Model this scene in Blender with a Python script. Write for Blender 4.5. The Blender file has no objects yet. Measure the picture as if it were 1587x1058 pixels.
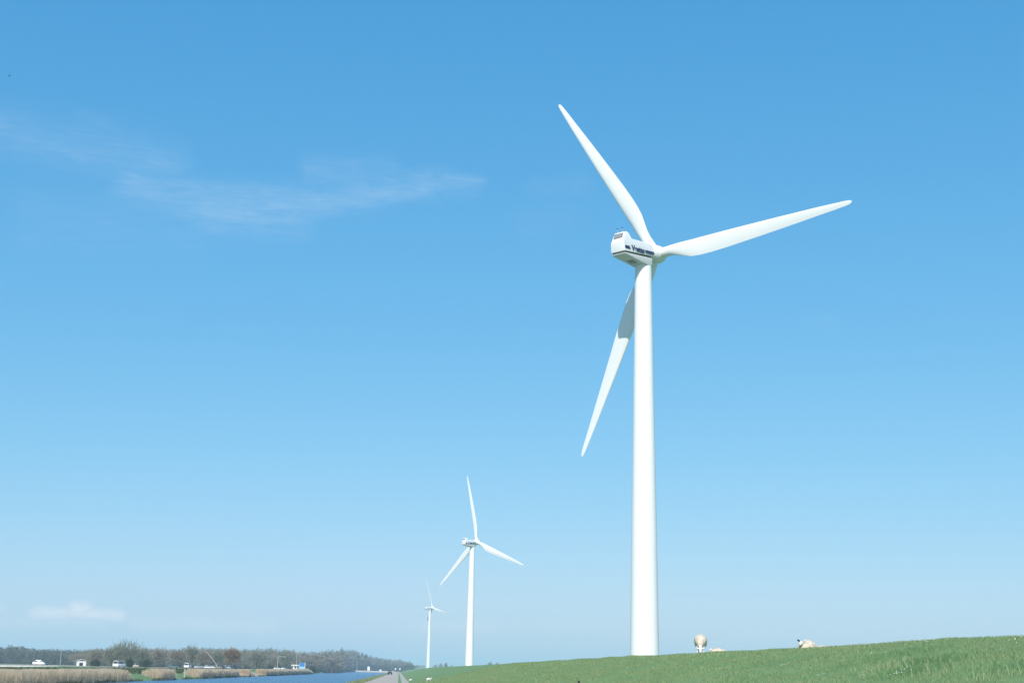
import bpy, bmesh, math, random
import numpy as np
from mathutils import Vector, Matrix, noise
R = math.radians
random.seed(7); rng = np.random.default_rng(7)
S = bpy.context.scene
COL = S.collection

# ------------------------------------------------------------------ camera
EYE = Vector((0, 0, 1.5)); YAW, PITCH, ROLL, FPX = R(4.39674), R(13.8288), 0.0205, 2084.0
fw = Vector((math.sin(YAW)*math.cos(PITCH), math.cos(YAW)*math.cos(PITCH), math.sin(PITCH)))
r0 = Vector((math.cos(YAW), -math.sin(YAW), 0)); u0 = r0.cross(fw)
rt = math.cos(ROLL)*r0 + math.sin(ROLL)*u0; up = -math.sin(ROLL)*r0 + math.cos(ROLL)*u0
cd = bpy.data.cameras.new('camera'); cam = bpy.data.objects.new('camera', cd); COL.objects.link(cam)
cd.sensor_width = 36; cd.lens = 36*FPX/1587; cd.clip_start = .1; cd.clip_end = 30000
M = Matrix((rt, up, -fw)).transposed().to_4x4(); M.translation = EYE
cam.matrix_world = M; S.camera = cam

def direction(px, py):
    px, py = float(px), float(py)
    return (fw + (px-793.5)/FPX*rt - (py-529)/FPX*up).normalized()
def azel(px, py):
    d = direction(px, py); return math.degrees(math.atan2(d.x, d.y)), math.degrees(math.asin(d.z))

# ------------------------------------------------------------------ light, sky, exposure
SUN_EL, SUN_BEARING = R(40), R(194)          # bearing: from +Y (down the road) clockwise
sd = bpy.data.lights.new('sun', 'SUN'); sun = bpy.data.objects.new('sun', sd); COL.objects.link(sun)
sd.energy = 3.95; sd.angle = R(.53); sd.color = (1, .93, .86)
sv = Vector((math.sin(SUN_BEARING)*math.cos(SUN_EL), math.cos(SUN_BEARING)*math.cos(SUN_EL), math.sin(SUN_EL)))
sun.rotation_euler = (-sv).to_track_quat('-Z', 'Y').to_euler(); sun.location = (0, -40, 60)
S.view_settings.view_transform = 'Standard'; S.view_settings.look = 'None'
S.view_settings.exposure = 0.35; S.view_settings.gamma = 1
S.render.resolution_x = 1024; S.render.resolution_y = 682
S.cycles.max_bounces = 6; S.cycles.volume_bounces = 1; S.cycles.use_denoising = True
S.cycles.transparent_max_bounces = 8

class NT:
    def __init__(s, tree): s.t = tree; s.n = tree.nodes; s.l = tree.links
    def add(s, typ, **kw):
        n = s.n.new(typ)
        for k, v in kw.items(): setattr(n, k, v)
        return n
    def put(s, sock, v):
        if isinstance(v, bpy.types.NodeSocket): s.l.new(v, sock)
        elif v is not None: sock.default_value = v
    def math(s, op, a, b=None, c=None, clamp=False):
        n = s.add('ShaderNodeMath', operation=op, use_clamp=clamp)
        for i, v in enumerate((a, b, c)): s.put(n.inputs[i], v)
        return n.outputs[0]
    def vec(s, op, a, b=None, sc=None):
        n = s.add('ShaderNodeVectorMath', operation=op)
        s.put(n.inputs[0], a); s.put(n.inputs[1], b)
        if sc is not None: s.put(n.inputs['Scale'], sc)
        return n.outputs['Value'] if op in ('DOT_PRODUCT', 'LENGTH', 'DISTANCE') else n.outputs['Vector']
    def noise(s, v, scale, detail=4, rough=.55, dist=0):
        n = s.add('ShaderNodeTexNoise'); s.put(n.inputs['Vector'], v)
        n.inputs['Scale'].default_value = scale; n.inputs['Detail'].default_value = detail
        n.inputs['Roughness'].default_value = rough; n.inputs['Distortion'].default_value = dist
        return n.outputs['Fac']
    def ramp(s, f, stops):
        n = s.add('ShaderNodeValToRGB'); s.put(n.inputs[0], f); e = n.color_ramp.elements
        while len(e) < len(stops): e.new(.5)
        for i, (p, c) in enumerate(stops): e[i].position = p; e[i].color = (*c, 1) if len(c) == 3 else c
        return n.outputs[0]
    def mix(s, f, a, b, mode='MIX'):
        n = s.add('ShaderNodeMix', data_type='RGBA', blend_type=mode)
        s.put(n.inputs[0], f)
        for i, v in ((6, a), (7, b)): s.put(n.inputs[i], (*v, 1) if isinstance(v, tuple) and len(v) == 3 else v)
        return n.outputs[2]
    def rng(s, v, a, b, c=0, d=1, smooth=True):
        n = s.add('ShaderNodeMapRange', interpolation_type='SMOOTHSTEP' if smooth else 'LINEAR')
        for i, x in enumerate((v, a, b, c, d)): s.put(n.inputs[i], x)
        return n.outputs[0]

W = bpy.data.worlds.new("World"); S.world = W; W.use_nodes = True
w = NT(W.node_tree); bg = W.node_tree.nodes['Background']
sky = w.add('ShaderNodeTexSky', sky_type='NISHITA', sun_disc=False, sun_elevation=SUN_EL, sun_rotation=SUN_BEARING)
sky.air_density = 1.0; sky.dust_density = .6; sky.ozone_density = 2.0; sky.altitude = 0
bg.inputs[1].default_value = .12
sx = w.add('ShaderNodeSeparateColor'); w.l.new(sky.outputs[0], sx.inputs[0]); cx_ = w.add('ShaderNodeCombineColor')
for i, (g_, k_) in enumerate(((1.17, .555), (.58, .615), (.365, .755))):      # a deeper, cooler blue than the plain model gives
    w.l.new(w.math('MULTIPLY', w.math('POWER', w.math('MULTIPLY', sx.outputs[i], .12), g_), k_/.12), cx_.inputs[i])
SKYC = cx_.outputs[0]
tc = w.add('ShaderNodeTexCoord').outputs['Generated']
sp = w.add('ShaderNodeSeparateXYZ'); w.l.new(tc, sp.inputs[0])
az = w.math('DEGREES', w.math('ARCTAN2', sp.outputs[0], sp.outputs[1]))
el = w.math('DEGREES', w.math('ARCSINE', sp.outputs[2]))
cmb = w.add('ShaderNodeCombineXYZ'); w.put(cmb.inputs[0], az); w.put(cmb.inputs[1], el); P2 = cmb.outputs[0]
def capsule(p, a, b, r):          # soft streak in (azimuth, elevation) degrees
    A = Vector((*azel(*a), 0)); B = Vector((*azel(*b), 0)); AB = B-A
    pa = w.vec('SUBTRACT', p, tuple(A))
    t = w.math('DIVIDE', w.vec('DOT_PRODUCT', pa, tuple(AB)), max(AB.length_squared, 1e-6), clamp=True)
    d = w.vec('LENGTH', w.vec('SUBTRACT', pa, w.vec('SCALE', tuple(AB), sc=t)))
    return w.rng(d, 0, r/36.4*2, 1, 0)
def scaled(v): 
    n = w.add('ShaderNodeMapping'); w.l.new(P2, n.inputs[0]); n.inputs['Scale'].default_value = v; n.inputs['Rotation'].default_value = (0, 0, R(-8)); return n.outputs[0]
wn = w.add('ShaderNodeTexNoise'); w.l.new(scaled((.35, .7, 1)), wn.inputs['Vector']); wn.inputs['Detail'].default_value = 5; wn.inputs['Scale'].default_value = 1
warp = w.vec('ADD', P2, w.vec('SCALE', w.vec('SUBTRACT', wn.outputs['Color'], (.5, .5, .5)), sc=1.5))
streaks = [((-40, 200), (120, 225), 34, .55), ((120, 225), (250, 262), 36, .6), ((205, 290), (330, 322), 30, .8), ((330, 322), (450, 326), 30, .95),
           ((450, 322), (600, 296), 23, .95), ((600, 296), (665, 291), 17, .9), ((660, 291), (742, 286), 9, .85), ((560, 272), (700, 279), 10, .35), ((350, 345), (470, 352), 20, .5), ((480, 268), (600, 270), 18, .5),
           ((60, 340), (300, 350), 40, .28), ((830, 290), (900, 284), 16, .22), ((820, 345), (880, 335), 18, .18), ((1262, 490), (1290, 490), 12, .18)]
cir = None
for a, b, r, k in streaks:
    m = w.math('MULTIPLY', capsule(warp, a, b, r), k)
    cir = m if cir is None else w.math('MAXIMUM', cir, m)
fib = w.math('MULTIPLY', w.rng(w.noise(scaled((.28, 1.6, 1)), 1.6, 7, .66, .8), .28, .72), w.rng(w.noise(scaled((.5, 3.6, 1)), 2.2, 6, .65, .5), .2, .62))
cir = w.math('MULTIPLY', cir, w.math('ADD', w.math('MULTIPLY', fib, .72), .28))
col = w.mix(w.math('MULTIPLY', cir, .235), SKYC, (5.2, 5.9, 6.6))
low = None
for a, b, r, k in [((55, 947), (185, 953), 7, .8), ((60, 951), (180, 954), 6, .6), ((118, 943), (132, 944), 9, 1.0), ((-30, 940), (2, 941), 7, .2), ((210, 965), (420, 972), 9, .28), ((-40, 962), (160, 966), 8, .22), ((640, 968), (760, 972), 7, .2)]:
    m = w.math('MULTIPLY', capsule(w.vec('ADD', P2, w.vec('SCALE', w.vec('SUBTRACT', wn.outputs['Color'], (.5, .5, .5)), sc=.35)), a, b, r), k)
    low = m if low is None else w.math('MAXIMUM', low, m)
lown = w.rng(w.noise(scaled((1.2, 3.2, 1)), 1.8, 5, .55), .25, .68)
col = w.mix(w.math('MULTIPLY', w.math('MULTIPLY', low, w.math('ADD', w.math('MULTIPLY', lown, .55), .45)), 1.0), col, (6.0, 6.1, 6.3))
w.l.new(col, bg.inputs[0])

# ------------------------------------------------------------------ materials
def material(name, color, rough=.8, spec=.3, metallic=0, var=None, scale=3, detail=5, bump=0, bscale=40, aniso=None, trans=0):
    m = bpy.data.materials.new(name); m.use_nodes = True
    n = NT(m.node_tree); b = m.node_tree.nodes['Principled BSDF']
    b.inputs['Roughness'].default_value = rough; b.inputs['Specular IOR Level'].default_value = spec; b.inputs['Metallic'].default_value = metallic
    b.inputs['Base Color'].default_value = (*color, 1)
    if var or bump:
        v = n.add('ShaderNodeNewGeometry').outputs['Position']
        if aniso: 
            mp = n.add('ShaderNodeMapping'); n.l.new(v, mp.inputs[0]); mp.inputs['Scale'].default_value = aniso; v = mp.outputs[0]
    if var:
        f = n.noise(v, scale, detail, .6)
        n.l.new(n.ramp(n.rng(f, .28, .72, smooth=False), [(0, color), (1, var)]), b.inputs['Base Color'])
    if bump:
        bm = n.add('ShaderNodeBump'); bm.inputs['Strength'].default_value = bump; n.l.new(n.noise(v, bscale, 4), bm.inputs['Height']); n.l.new(bm.outputs[0], b.inputs['Normal'])
    return m
WHITE = material('white_paint', (.80, .81, .80), .38, .4, var=(.77, .78, .77), scale=.25, detail=6)
WHITE_N = material('white_gelcoat', (.80, .80, .79), .35, .4, var=(.74, .75, .74), scale=.9, detail=6)
GREYP = material('light_grey_paint', (.62, .64, .63), .4, .4, var=(.56, .58, .57), scale=1.2)
NAVY = material('navy_paint', (.012, .035, .11), .45)
GRILLE = material('grille_metal', (.30, .33, .34), .5, var=(.24, .26, .27), scale=5)
DARK = material('dark_rubber', (.02, .022, .024), .75)
STEEL = material('galvanised_steel', (.45, .46, .45), .5, var=(.38, .39, .39), scale=4)
GLASS = material('tinted_glass', (.02, .03, .035), .12, .6)
FLEECE = material('sheep_fleece', (.74, .65, .53), .95, .1, var=(.52, .42, .31), scale=6, bump=.8, bscale=22)
FACE = material('sheep_hair', (.72, .70, .66), .9, .1, var=(.6, .57, .52), scale=10)
LEGS = material('sheep_dark_leg', (.05, .045, .045), .9, .1)
WOOD = material('weathered_wood', (.20, .17, .13), .85, var=(.12, .10, .08), scale=8)
PALEWOOD = material('pale_wood', (.55, .50, .42), .8, var=(.45, .41, .34), scale=6)
BARK = material('bark', (.13, .115, .095), .9, var=(.08, .07, .06), scale=3)
TWIG = material('bare_twigs', (.27, .24, .18), .95, .1, var=(.18, .16, .12), scale=.35)
TWIG2 = material('grey_green_twigs', (.225, .235, .17), .95, .1, var=(.16, .165, .115), scale=.3)
TWIGO = material('rusty_twigs', (.30, .20, .10), .95, .1, var=(.16, .115, .06), scale=.4)
PINE = material('dark_pine_foliage', (.09, .115, .09), .95, .1, var=(.10, .11, .085), scale=.08)
PINE2 = material('grey_pine_foliage', (.13, .135, .105), .95, .1, var=(.10, .115, .09), scale=.08)
BUSH = material('dark_bush_foliage', (.035, .06, .03), .95, .1, var=(.06, .085, .04), scale=.8)
REED = material('dry_reed', (.88, .73, .53), .9, .1, var=(.66, .53, .36), scale=.3, detail=8)
nr = NT(REED.node_tree); pb = REED.node_tree.nodes['Principled BSDF']; tr = nr.add('ShaderNodeBsdfTranslucent'); mx = nr.add('ShaderNodeMixShader'); mx.inputs[0].default_value = .6
nr.l.new(pb.inputs['Base Color'].links[0].from_socket, tr.inputs[0]); nr.l.new(pb.outputs[0], mx.inputs[1]); nr.l.new(tr.outputs[0], mx.inputs[2]); nr.l.new(mx.outputs[0], REED.node_tree.nodes['Material Output'].inputs[0])
SEDGE = material('green_sedge', (.08, .12, .05), .9, .1, var=(.17, .18, .09), scale=.5)
def grass_material(name, a, b, c):
    m = bpy.data.materials.new(name); m.use_nodes = True; n = NT(m.node_tree); p = m.node_tree.nodes['Principled BSDF']
    g = n.add('ShaderNodeNewGeometry').outputs['Position']
    mp = n.add('ShaderNodeMapping'); n.l.new(g, mp.inputs[0]); mp.inputs['Scale'].default_value = (1, .55, 1)
    f1 = n.noise(mp.outputs[0], .45, 6, .6); f2 = n.noise(mp.outputs[0], 3.5, 5, .65); f3 = n.noise(g, .09, 4, .6)
    c1 = n.mix(n.rng(f1, .32, .68), a, b)
    c2 = n.mix(n.math('MULTIPLY', n.rng(f2, .52, .72), .55), c1, c)
    c3 = n.mix(n.math('MULTIPLY', n.rng(f3, .4, .7), .35), c2, (.15, .18, .08))
    n.l.new(c3, p.inputs['Base Color']); p.inputs['Roughness'].default_value = .95; p.inputs['Specular IOR Level'].default_value = .1
    bm = n.add('ShaderNodeBump'); bm.inputs['Strength'].default_value = .6; bm.inputs['Distance'].default_value = .05
    n.l.new(n.noise(g, 9, 5, .7), bm.inputs['Height']); n.l.new(bm.outputs[0], p.inputs['Normal'])
    return m
GRASS = grass_material('grass_turf', (.135, .245, .10), (.175, .28, .12), (.22, .245, .13))
BLADE = material('grass_blades', (.165, .28, .125), .85, .1, var=(.24, .285, .14), scale=.55, detail=9)
DRYB = material('dry_grass_stalks', (.36, .40, .235), .85, .2, var=(.26, .33, .17), scale=2)
TUFT = material('lush_grass_tuft', (.11, .225, .105), .8, .1, var=(.145, .25, .115), scale=2)
PETAL = material('daisy_petals', (.8, .8, .76), .7)
ASPHALT = material('road_concrete', (.46, .40, .33), .9, var=(.40, .345, .285), scale=.6, detail=8, bump=.3, aniso=(1, .25, 1))
PATHM = material('path_gravel', (.44, .42, .36), .95, var=(.35, .35, .28), scale=.7, detail=8, bump=.4, aniso=(1, .25, 1))
SAND = material('bright_sand', (.82, .74, .60), .95, var=(.74, .66, .52), scale=.3)
PALE = material('pale_sand', (.62, .55, .44), .95, var=(.5, .44, .35), scale=.3)
PARK = material('worn_ground', (.24, .24, .16), .95, var=(.30, .27, .20), scale=.15)
FIELD = material('bare_field', (.22, .17, .11), .95, var=(.14, .15, .07), scale=.05)

mw = bpy.data.materials.new('canal_water'); mw.use_nodes = True; n = NT(mw.node_tree); p = mw.node_tree.nodes['Principled BSDF']
p.inputs['Base Color'].default_value = (.02, .11, .22, 1); p.inputs['Roughness'].default_value = .22; p.inputs['Specular IOR Level'].default_value = .3; p.inputs['IOR'].default_value = 1.33
g = n.add('ShaderNodeNewGeometry').outputs['Position']; mp = n.add('ShaderNodeMapping'); n.l.new(g, mp.inputs[0]); mp.inputs['Scale'].default_value = (.8, 1.6, 1)
bm_ = n.add('ShaderNodeBump'); bm_.inputs['Strength'].default_value = 1.0; bm_.inputs['Distance'].default_value = .35
n.l.new(n.noise(mp.outputs[0], 1.1, 6, .62), bm_.inputs['Height']); n.l.new(bm_.outputs[0], p.inputs['Normal'])

# ------------------------------------------------------------------ mesh helpers
class MB:
    """collects shapes into one mesh object"""
    def __init__(s): s.v = []; s.f = []; s.m = []; s.mats = []
    def mat(s, m):
        if m not in s.mats: s.mats.append(m)
        return s.mats.index(m)
    def raw(s, v, f, m):
        k = len(s.v); i = s.mat(m); s.v += [tuple(x) for x in v]; s.f += [tuple(k+j for j in q) for q in f]; s.m += [i]*len(f); return s
    def bm(s, b, m):
        b.verts.index_update(); s.raw([x.co for x in b.verts], [[q.index for q in f.verts] for f in b.faces], m); b.free(); return s
    def box(s, c, d, m, bev=0, mat=None):
        b = bmesh.new(); bmesh.ops.create_cube(b, size=1); bmesh.ops.scale(b, vec=d, verts=b.verts)
        if bev: bmesh.ops.bevel(b, geom=b.edges[:], offset=bev, segments=2, affect='EDGES', profile=.5)
        if mat: bmesh.ops.transform(b, matrix=mat, verts=b.verts)
        bmesh.ops.translate(b, vec=c, verts=b.verts); return s.bm(b, m)
    def tube(s, pts, rad, m, seg=10, cap=True):
        pts = [Vector(p) for p in pts]; v = []; f = []; nrm = None
        for i, p in enumerate(pts):
            d = (pts[min(i+1, len(pts)-1)]-pts[max(i-1, 0)]).normalized()
            if nrm is None: nrm = d.orthogonal().normalized()
            nrm = (nrm-d*nrm.dot(d)).normalized(); q = d.cross(nrm); r = rad[i] if hasattr(rad, '__len__') else rad
            v += [p+r*(math.cos(2*math.pi*k/seg)*nrm+math.sin(2*math.pi*k/seg)*q) for k in range(seg)]
        for i in range(len(pts)-1):
            f += [(i*seg+k, i*seg+(k+1) % seg, (i+1)*seg+(k+1) % seg, (i+1)*seg+k) for k in range(seg)]
        if cap: f += [tuple(range(seg-1, -1, -1)), tuple((len(pts)-1)*seg+k for k in range(seg))]
        return s.raw(v, f, m)
    def prism(s, poly, y0, y1, m, bev=0, taper=None):     # polygon in x,z between y0 and y1
        b = bmesh.new(); A = [b.verts.new((x, y0, z)) for x, z in poly]; B = [b.verts.new((x, y1, z)) for x, z in poly]; k = len(poly)
        b.faces.new(A); b.faces.new(B[::-1])
        for i in range(k): b.faces.new((A[i], B[i], B[(i+1) % k], A[(i+1) % k]))
        if taper:
            for x in b.verts: x.co = taper(x.co)
        bmesh.ops.recalc_face_normals(b, faces=b.faces)
        if bev: bmesh.ops.bevel(b, geom=b.edges[:], offset=bev, segments=3, affect='EDGES', profile=.5)
        return s.bm(b, m)
    def blob(s, c, d, m, sub=3, amp=.1, freq=1.5, seed=0):
        b = bmesh.new(); bmesh.ops.create_icosphere(b, subdivisions=sub, radius=1)
        for x in b.verts:
            k = 1+amp*noise.noise(x.co*freq+Vector((seed, 0, 0))); x.co = Vector((x.co.x*d[0]*k+c[0], x.co.y*d[1]*k+c[1], x.co.z*d[2]*k+c[2]))
        return s.bm(b, m)
    def build(s, name, parent=None, smooth=False, loc=None, rotz=0):
        me = bpy.data.meshes.new(name); me.from_pydata([tuple(x) for x in s.v], [], s.f)
        for m in s.mats: me.materials.append(m)
        if len(s.mats) > 1: me.polygons.foreach_set('material_index', s.m)
        if smooth:
            me.polygons.foreach_set('use_smooth', [True]*len(s.f))
            if smooth is not True: me.set_sharp_from_angle(angle=R(smooth))
        me.update(); o = bpy.data.objects.new(name, me); COL.objects.link(o)
        if parent: o.parent = parent
        if loc is not None: o.location = loc
        o.rotation_euler.z = rotz
        return o
def from_np(name, V, F, mats, mi=None, smooth=False):
    me = bpy.data.meshes.new(name); me.vertices.add(len(V)); me.vertices.foreach_set('co', V.astype(np.float32).ravel())
    k = F.shape[1]; me.loops.add(F.size); me.loops.foreach_set('vertex_index', F.astype(np.int32).ravel())
    me.polygons.add(len(F)); me.polygons.foreach_set('loop_start', np.arange(0, F.size, k, dtype=np.int32))
    for m in mats: me.materials.append(m)
    if mi is not None: me.polygons.foreach_set('material_index', mi.astype(np.int32))
    if smooth: me.polygons.foreach_set('use_smooth', np.ones(len(F), bool))
    me.update(calc_edges=True); me.validate(); o = bpy.data.objects.new(name, me); COL.objects.link(o); return o
def tag(o, label=None, cat=None, group=None, kind=None):
    for k, v in (('label', label), ('category', cat), ('group', group), ('kind', kind)):
        if v: o[k] = v
    return o
def empty(name, loc, rotz=0):
    o = bpy.data.objects.new(name, None); COL.objects.link(o); o.location = loc; o.rotation_euler.z = rotz; o.empty_display_size = .5; return o
def copy_tree(o, parent=None):
    c = o.copy(); COL.objects.link(c); c.parent = parent
    for ch in o.children: copy_tree(ch, c)
    return c

# ------------------------------------------------------------------ terrain
def sst(a, b, x): t = min(1, max(0, (x-a)/(b-a))); return t*t*(3-2*t)
def lerp_pts(x, pts):
    if x <= pts[0][0]: return pts[0][1]
    for (a, b), (c, d) in zip(pts, pts[1:]):
        if x <= c: return b+(d-b)*(x-a)/(c-a)
    return pts[-1][1]
BANK = [(690, 0), (880, -7), (1580, -24), (2600, -60)]
def bankx(Y): return lerp_pts(Y, BANK)
def ground_z(X, Y, rough=True):
    zc = 2.52+.10*sst(25, 110, Y)+.44*sst(100, 620, Y)
    if X < -20:
        Xs = X-bankx(Y)
        z = lerp_pts(Xs, [(-51, .7), (-46, .0), (-42.3, -1.02), (-40, -2.2), (-20, -2.4)])
    else:
        z = lerp_pts(X, [(-20, -2.4), (-11, -2.2), (-8.9, -1.0), (-7.5, -.5), (-4.4, -.03), (-4.1, 0), (1.5, 0), (3.0, .16), (12.6, zc-.17), (13.6, zc-.03), (14.6, zc), (18, zc-.06), (40, zc-.12), (75, zc-.5), (110, .6), (160, .5)])
    if Y > 1700 and -300 < X < -4.4: z = max(z, .35)
    if rough and X > 2:
        k = sst(2, 4, X)*(1-sst(60, 110, X))
        z += k*(.07*noise.noise((X*.35, Y*.14, 0))+.045*noise.noise((X*.9, Y*.5, 3))+.05*noise.noise((0, Y*.05, 9)))
    return z
gx = [-9000, -4000, -2000, -900, -400, -200, -120, -90, -80, -70, -62, -56, -52, -51, -50, -48, -46, -45, -44, -43, -42.5, -42, -41, -40, -30, -20, -14, -11, -10, -9.3, -8.9, -8.2, -7.5, -6.5, -5.5, -4.4, -4.1, -2, 0, .5, 1.5]
gx += list(np.arange(1.75, 20, .25))+[21, 22, 24, 26, 28, 32, 40, 50, 60, 75, 90, 110, 160, 400, 1500, 9000]
gx = sorted(set(list(gx)+list(np.arange(-76, -52, 3.0))))
gy = [-200, -60, -20, 0]+list(np.arange(1, 110, .5))+list(np.arange(110, 300, 2))+list(np.arange(300, 900, 10))+list(np.arange(900, 1690, 40))+[1690, 1700, 1701, 1760, 1900, 2200, 3000, 4500, 7000, 14000]
V = np.array([(x, y, ground_z(x, y)) for y in gy for x in gx]); nx = len(gx); I = np.arange(len(gy)*nx).reshape(len(gy), nx)
F = np.stack([I[:-1, :-1], I[:-1, 1:], I[1:, 1:], I[1:, :-1]], -1).reshape(-1, 4)
tag(from_np('ground', V, F, [GRASS], smooth=True), kind='structure')
def strip(name, left, right, m, dz, kind='structure'):     # a sheet between two polylines, following the ground
    v = [];
    for a, b in zip(left, right):
        for t in (0, .34, .67, 1):
            x = a[0]+(b[0]-a[0])*t; y = a[1]+(b[1]-a[1])*t; v.append((x, y, ground_z(x, y)+dz))
    f = [(i*4+k, i*4+k+1, i*4+5+k, i*4+4+k) for i in range(len(left)-1) for k in range(3)]
    return tag(MB().raw(v, f, m).build(name, smooth=True), kind=kind)
ys = [-60, 0, 20, 60, 100, 150, 200, 300, 500, 800, 1200, 1690, 1700, 1760]
strip('road', [(-4.05, y) for y in ys], [(-.02, y) for y in ys], ASPHALT, .006)
wob = lambda y, k: .09*noise.noise((k, y*.13, 1))
yy = [y for y in ys if y < 60]+list(range(60, 320, 6))+[400, 500, 640, 790, 1000, 1400]
strip('footpath', [(.42+wob(y, 0), y) for y in yy], [(1.38+wob(y, 5), y) for y in yy], PATHM, .006)
xr = list(np.arange(1.5, 15, .75))
strip('dike_ramp', [(x, 800+x) for x in xr], [(x, 814+x) for x in xr], PALE, .2)
strip('quay', [(x, 1702) for x in range(-160, -4, 12)], [(x, 1760) for x in range(-160, -4, 12)], PALE, .05)
strip('field', [(-420, 420), (-420, 560), (-420, 720)], [(-128, 420), (-150, 560), (-200, 720)], FIELD, .012)
tag(MB().box((-84, 1698.5, -.3), (158, 3, 1.9), PALE, .1).build('quay_wall'), kind='structure')
wy = [-60, 120, 300, 500, 690, 880, 1200, 1580, 1701]
v = []; 
for y in wy: v += [(-43.2+bankx(y), y, -1.0), (-8.6, y, -1.0)]
tag(MB().raw(v, [(2*i, 2*i+1, 2*i+3, 2*i+2) for i in range(len(wy)-1)], mw).build('canal_water'), kind='structure')

def flat_px(px, py, z=.7): d = direction(px, py); t = (z-EYE.z)/d.z; return (EYE.x+d.x*t, EYE.y+d.y*t)
strip('sand_strip', [flat_px(-60, 1029.6), flat_px(0, 1030.4), flat_px(45, 1030.9), flat_px(90, 1031.0)], [flat_px(-60, 1033.0), flat_px(0, 1033.2), flat_px(45, 1033.0), flat_px(90, 1031.8)], SAND, .05)
strip('car_park', [(-140, 400), (-180, 520), (-220, 760)], [(-57, 400), (-57, 520), (-57, 690)], PARK, .02)
def at_px(px, Y, py=1030):       # ground point that lies on the sight line of column px at distance Y down the road
    d = direction(px, py); X = d.x/d.y*Y; return Vector((X, Y, ground_z(X, Y)))
def z_px(px, py, Y): d = direction(px, py); return EYE.z+d.z/d.y*Y
def m_per_px(Y): return Y/FPX*1.02

# ------------------------------------------------------------------ wind turbines
TILT = R(5); HUBX = 2.55; HUBZ = 47.6
def tower_mesh():
    m = MB(); H = HUBZ-2.05; prof = []
    for z, r in [(0, 1.60), (.25, 1.60), (8, 1.50), (15.4, 1.405), (23, 1.29), (30.6, 1.175), (38, 1.07), (H-.5, .965), (H, .955)]: prof.append((z, r))
    fl = []
    for i, (z, r) in enumerate(prof):
        fl.append((z, r))
    seg = 64; v = [(r*math.cos(2*math.pi*k/seg), r*math.sin(2*math.pi*k/seg), z) for z, r in fl for k in range(seg)]
    f = [(i*seg+k, i*seg+(k+1) % seg, (i+1)*seg+(k+1) % seg, (i+1)*seg+k) for i in range(len(fl)-1) for k in range(seg)]
    m.raw(v, f, WHITE)
    return m
def blade_mesh():
    # r, chord, thickness/chord, twist, leading edge offset, circle blend
    sec = [(.7, 1.22, 1, 0, .61, 1), (1.5, 1.22, 1, 0, .61, 1), (2.3, 1.30, .85, 16, .62, .75), (3.2, 1.55, .62, 16, .64, .4), (4.2, 1.88, .45, 15, .66, .15), (5.2, 2.12, .36, 13.5, .67, 0), (6.4, 2.22, .31, 12, .67, 0), (7.8, 2.20, .28, 10, .66, 0),
           (10, 2.06, .25, 8, .63, 0), (13, 1.80, .22, 5.5, .58, 0), (16, 1.53, .2, 3.5, .52, 0), (19, 1.24, .18, 2, .45, 0), (22, .93, .17, 1, .37, 0), (24, .71, .16, .3, .29, 0), (25.2, .56, .15, 0, .24, 0), (25.75, .42, .15, 0, .19, 0), (26, .2, .15, 0, .10, 0)]
    N = 28; v = []
    for r, c, t, tw, le, k in sec:
        for j in range(N):
            a = 2*math.pi*j/N; xc = .5*(1-math.cos(a))
            th = 5*(.2969*math.sqrt(xc)-.126*xc-.3516*xc**2+.2843*xc**3-.1036*xc**4)*t*c*(1 if a <= math.pi else -1)
            cy, ct = .5*c*math.cos(a), .5*c*t*math.sin(a)
            s = le-xc*c; q = th
            s = s*(1-k)+k*cy; q = q*(1-k)+k*ct
            tw_ = R(tw); v.append((q*math.cos(tw_)+s*math.sin(tw_), s*math.cos(tw_)-q*math.sin(tw_), r))
    f = [(i*N+j, i*N+(j+1) % N, (i+1)*N+(j+1) % N, (i+1)*N+j) for i in range(len(sec)-1) for j in range(N)]
    f += [tuple((len(sec)-1)*N+j for j in range(N)), tuple(range(N-1, -1, -1))]
    return MB().raw(v, f, WHITE)
def tilted():   # frame of the rotor axis: origin at hub, x along the shaft
    return Matrix.Translation((HUBX, 0, HUBZ)) @ Matrix.Rotation(-TILT, 4, 'Y')
def set_phase(root, phase):
    bl = [c for c in root.children if c.name.startswith('blade')]
    for k, b in enumerate(bl): b.matrix_local = tilted() @ Matrix.Rotation(-(R(phase)+k*2*math.pi/3), 4, 'X') @ Matrix.Rotation(R(-1.05), 4, 'Y')
HW = 1.02
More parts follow.
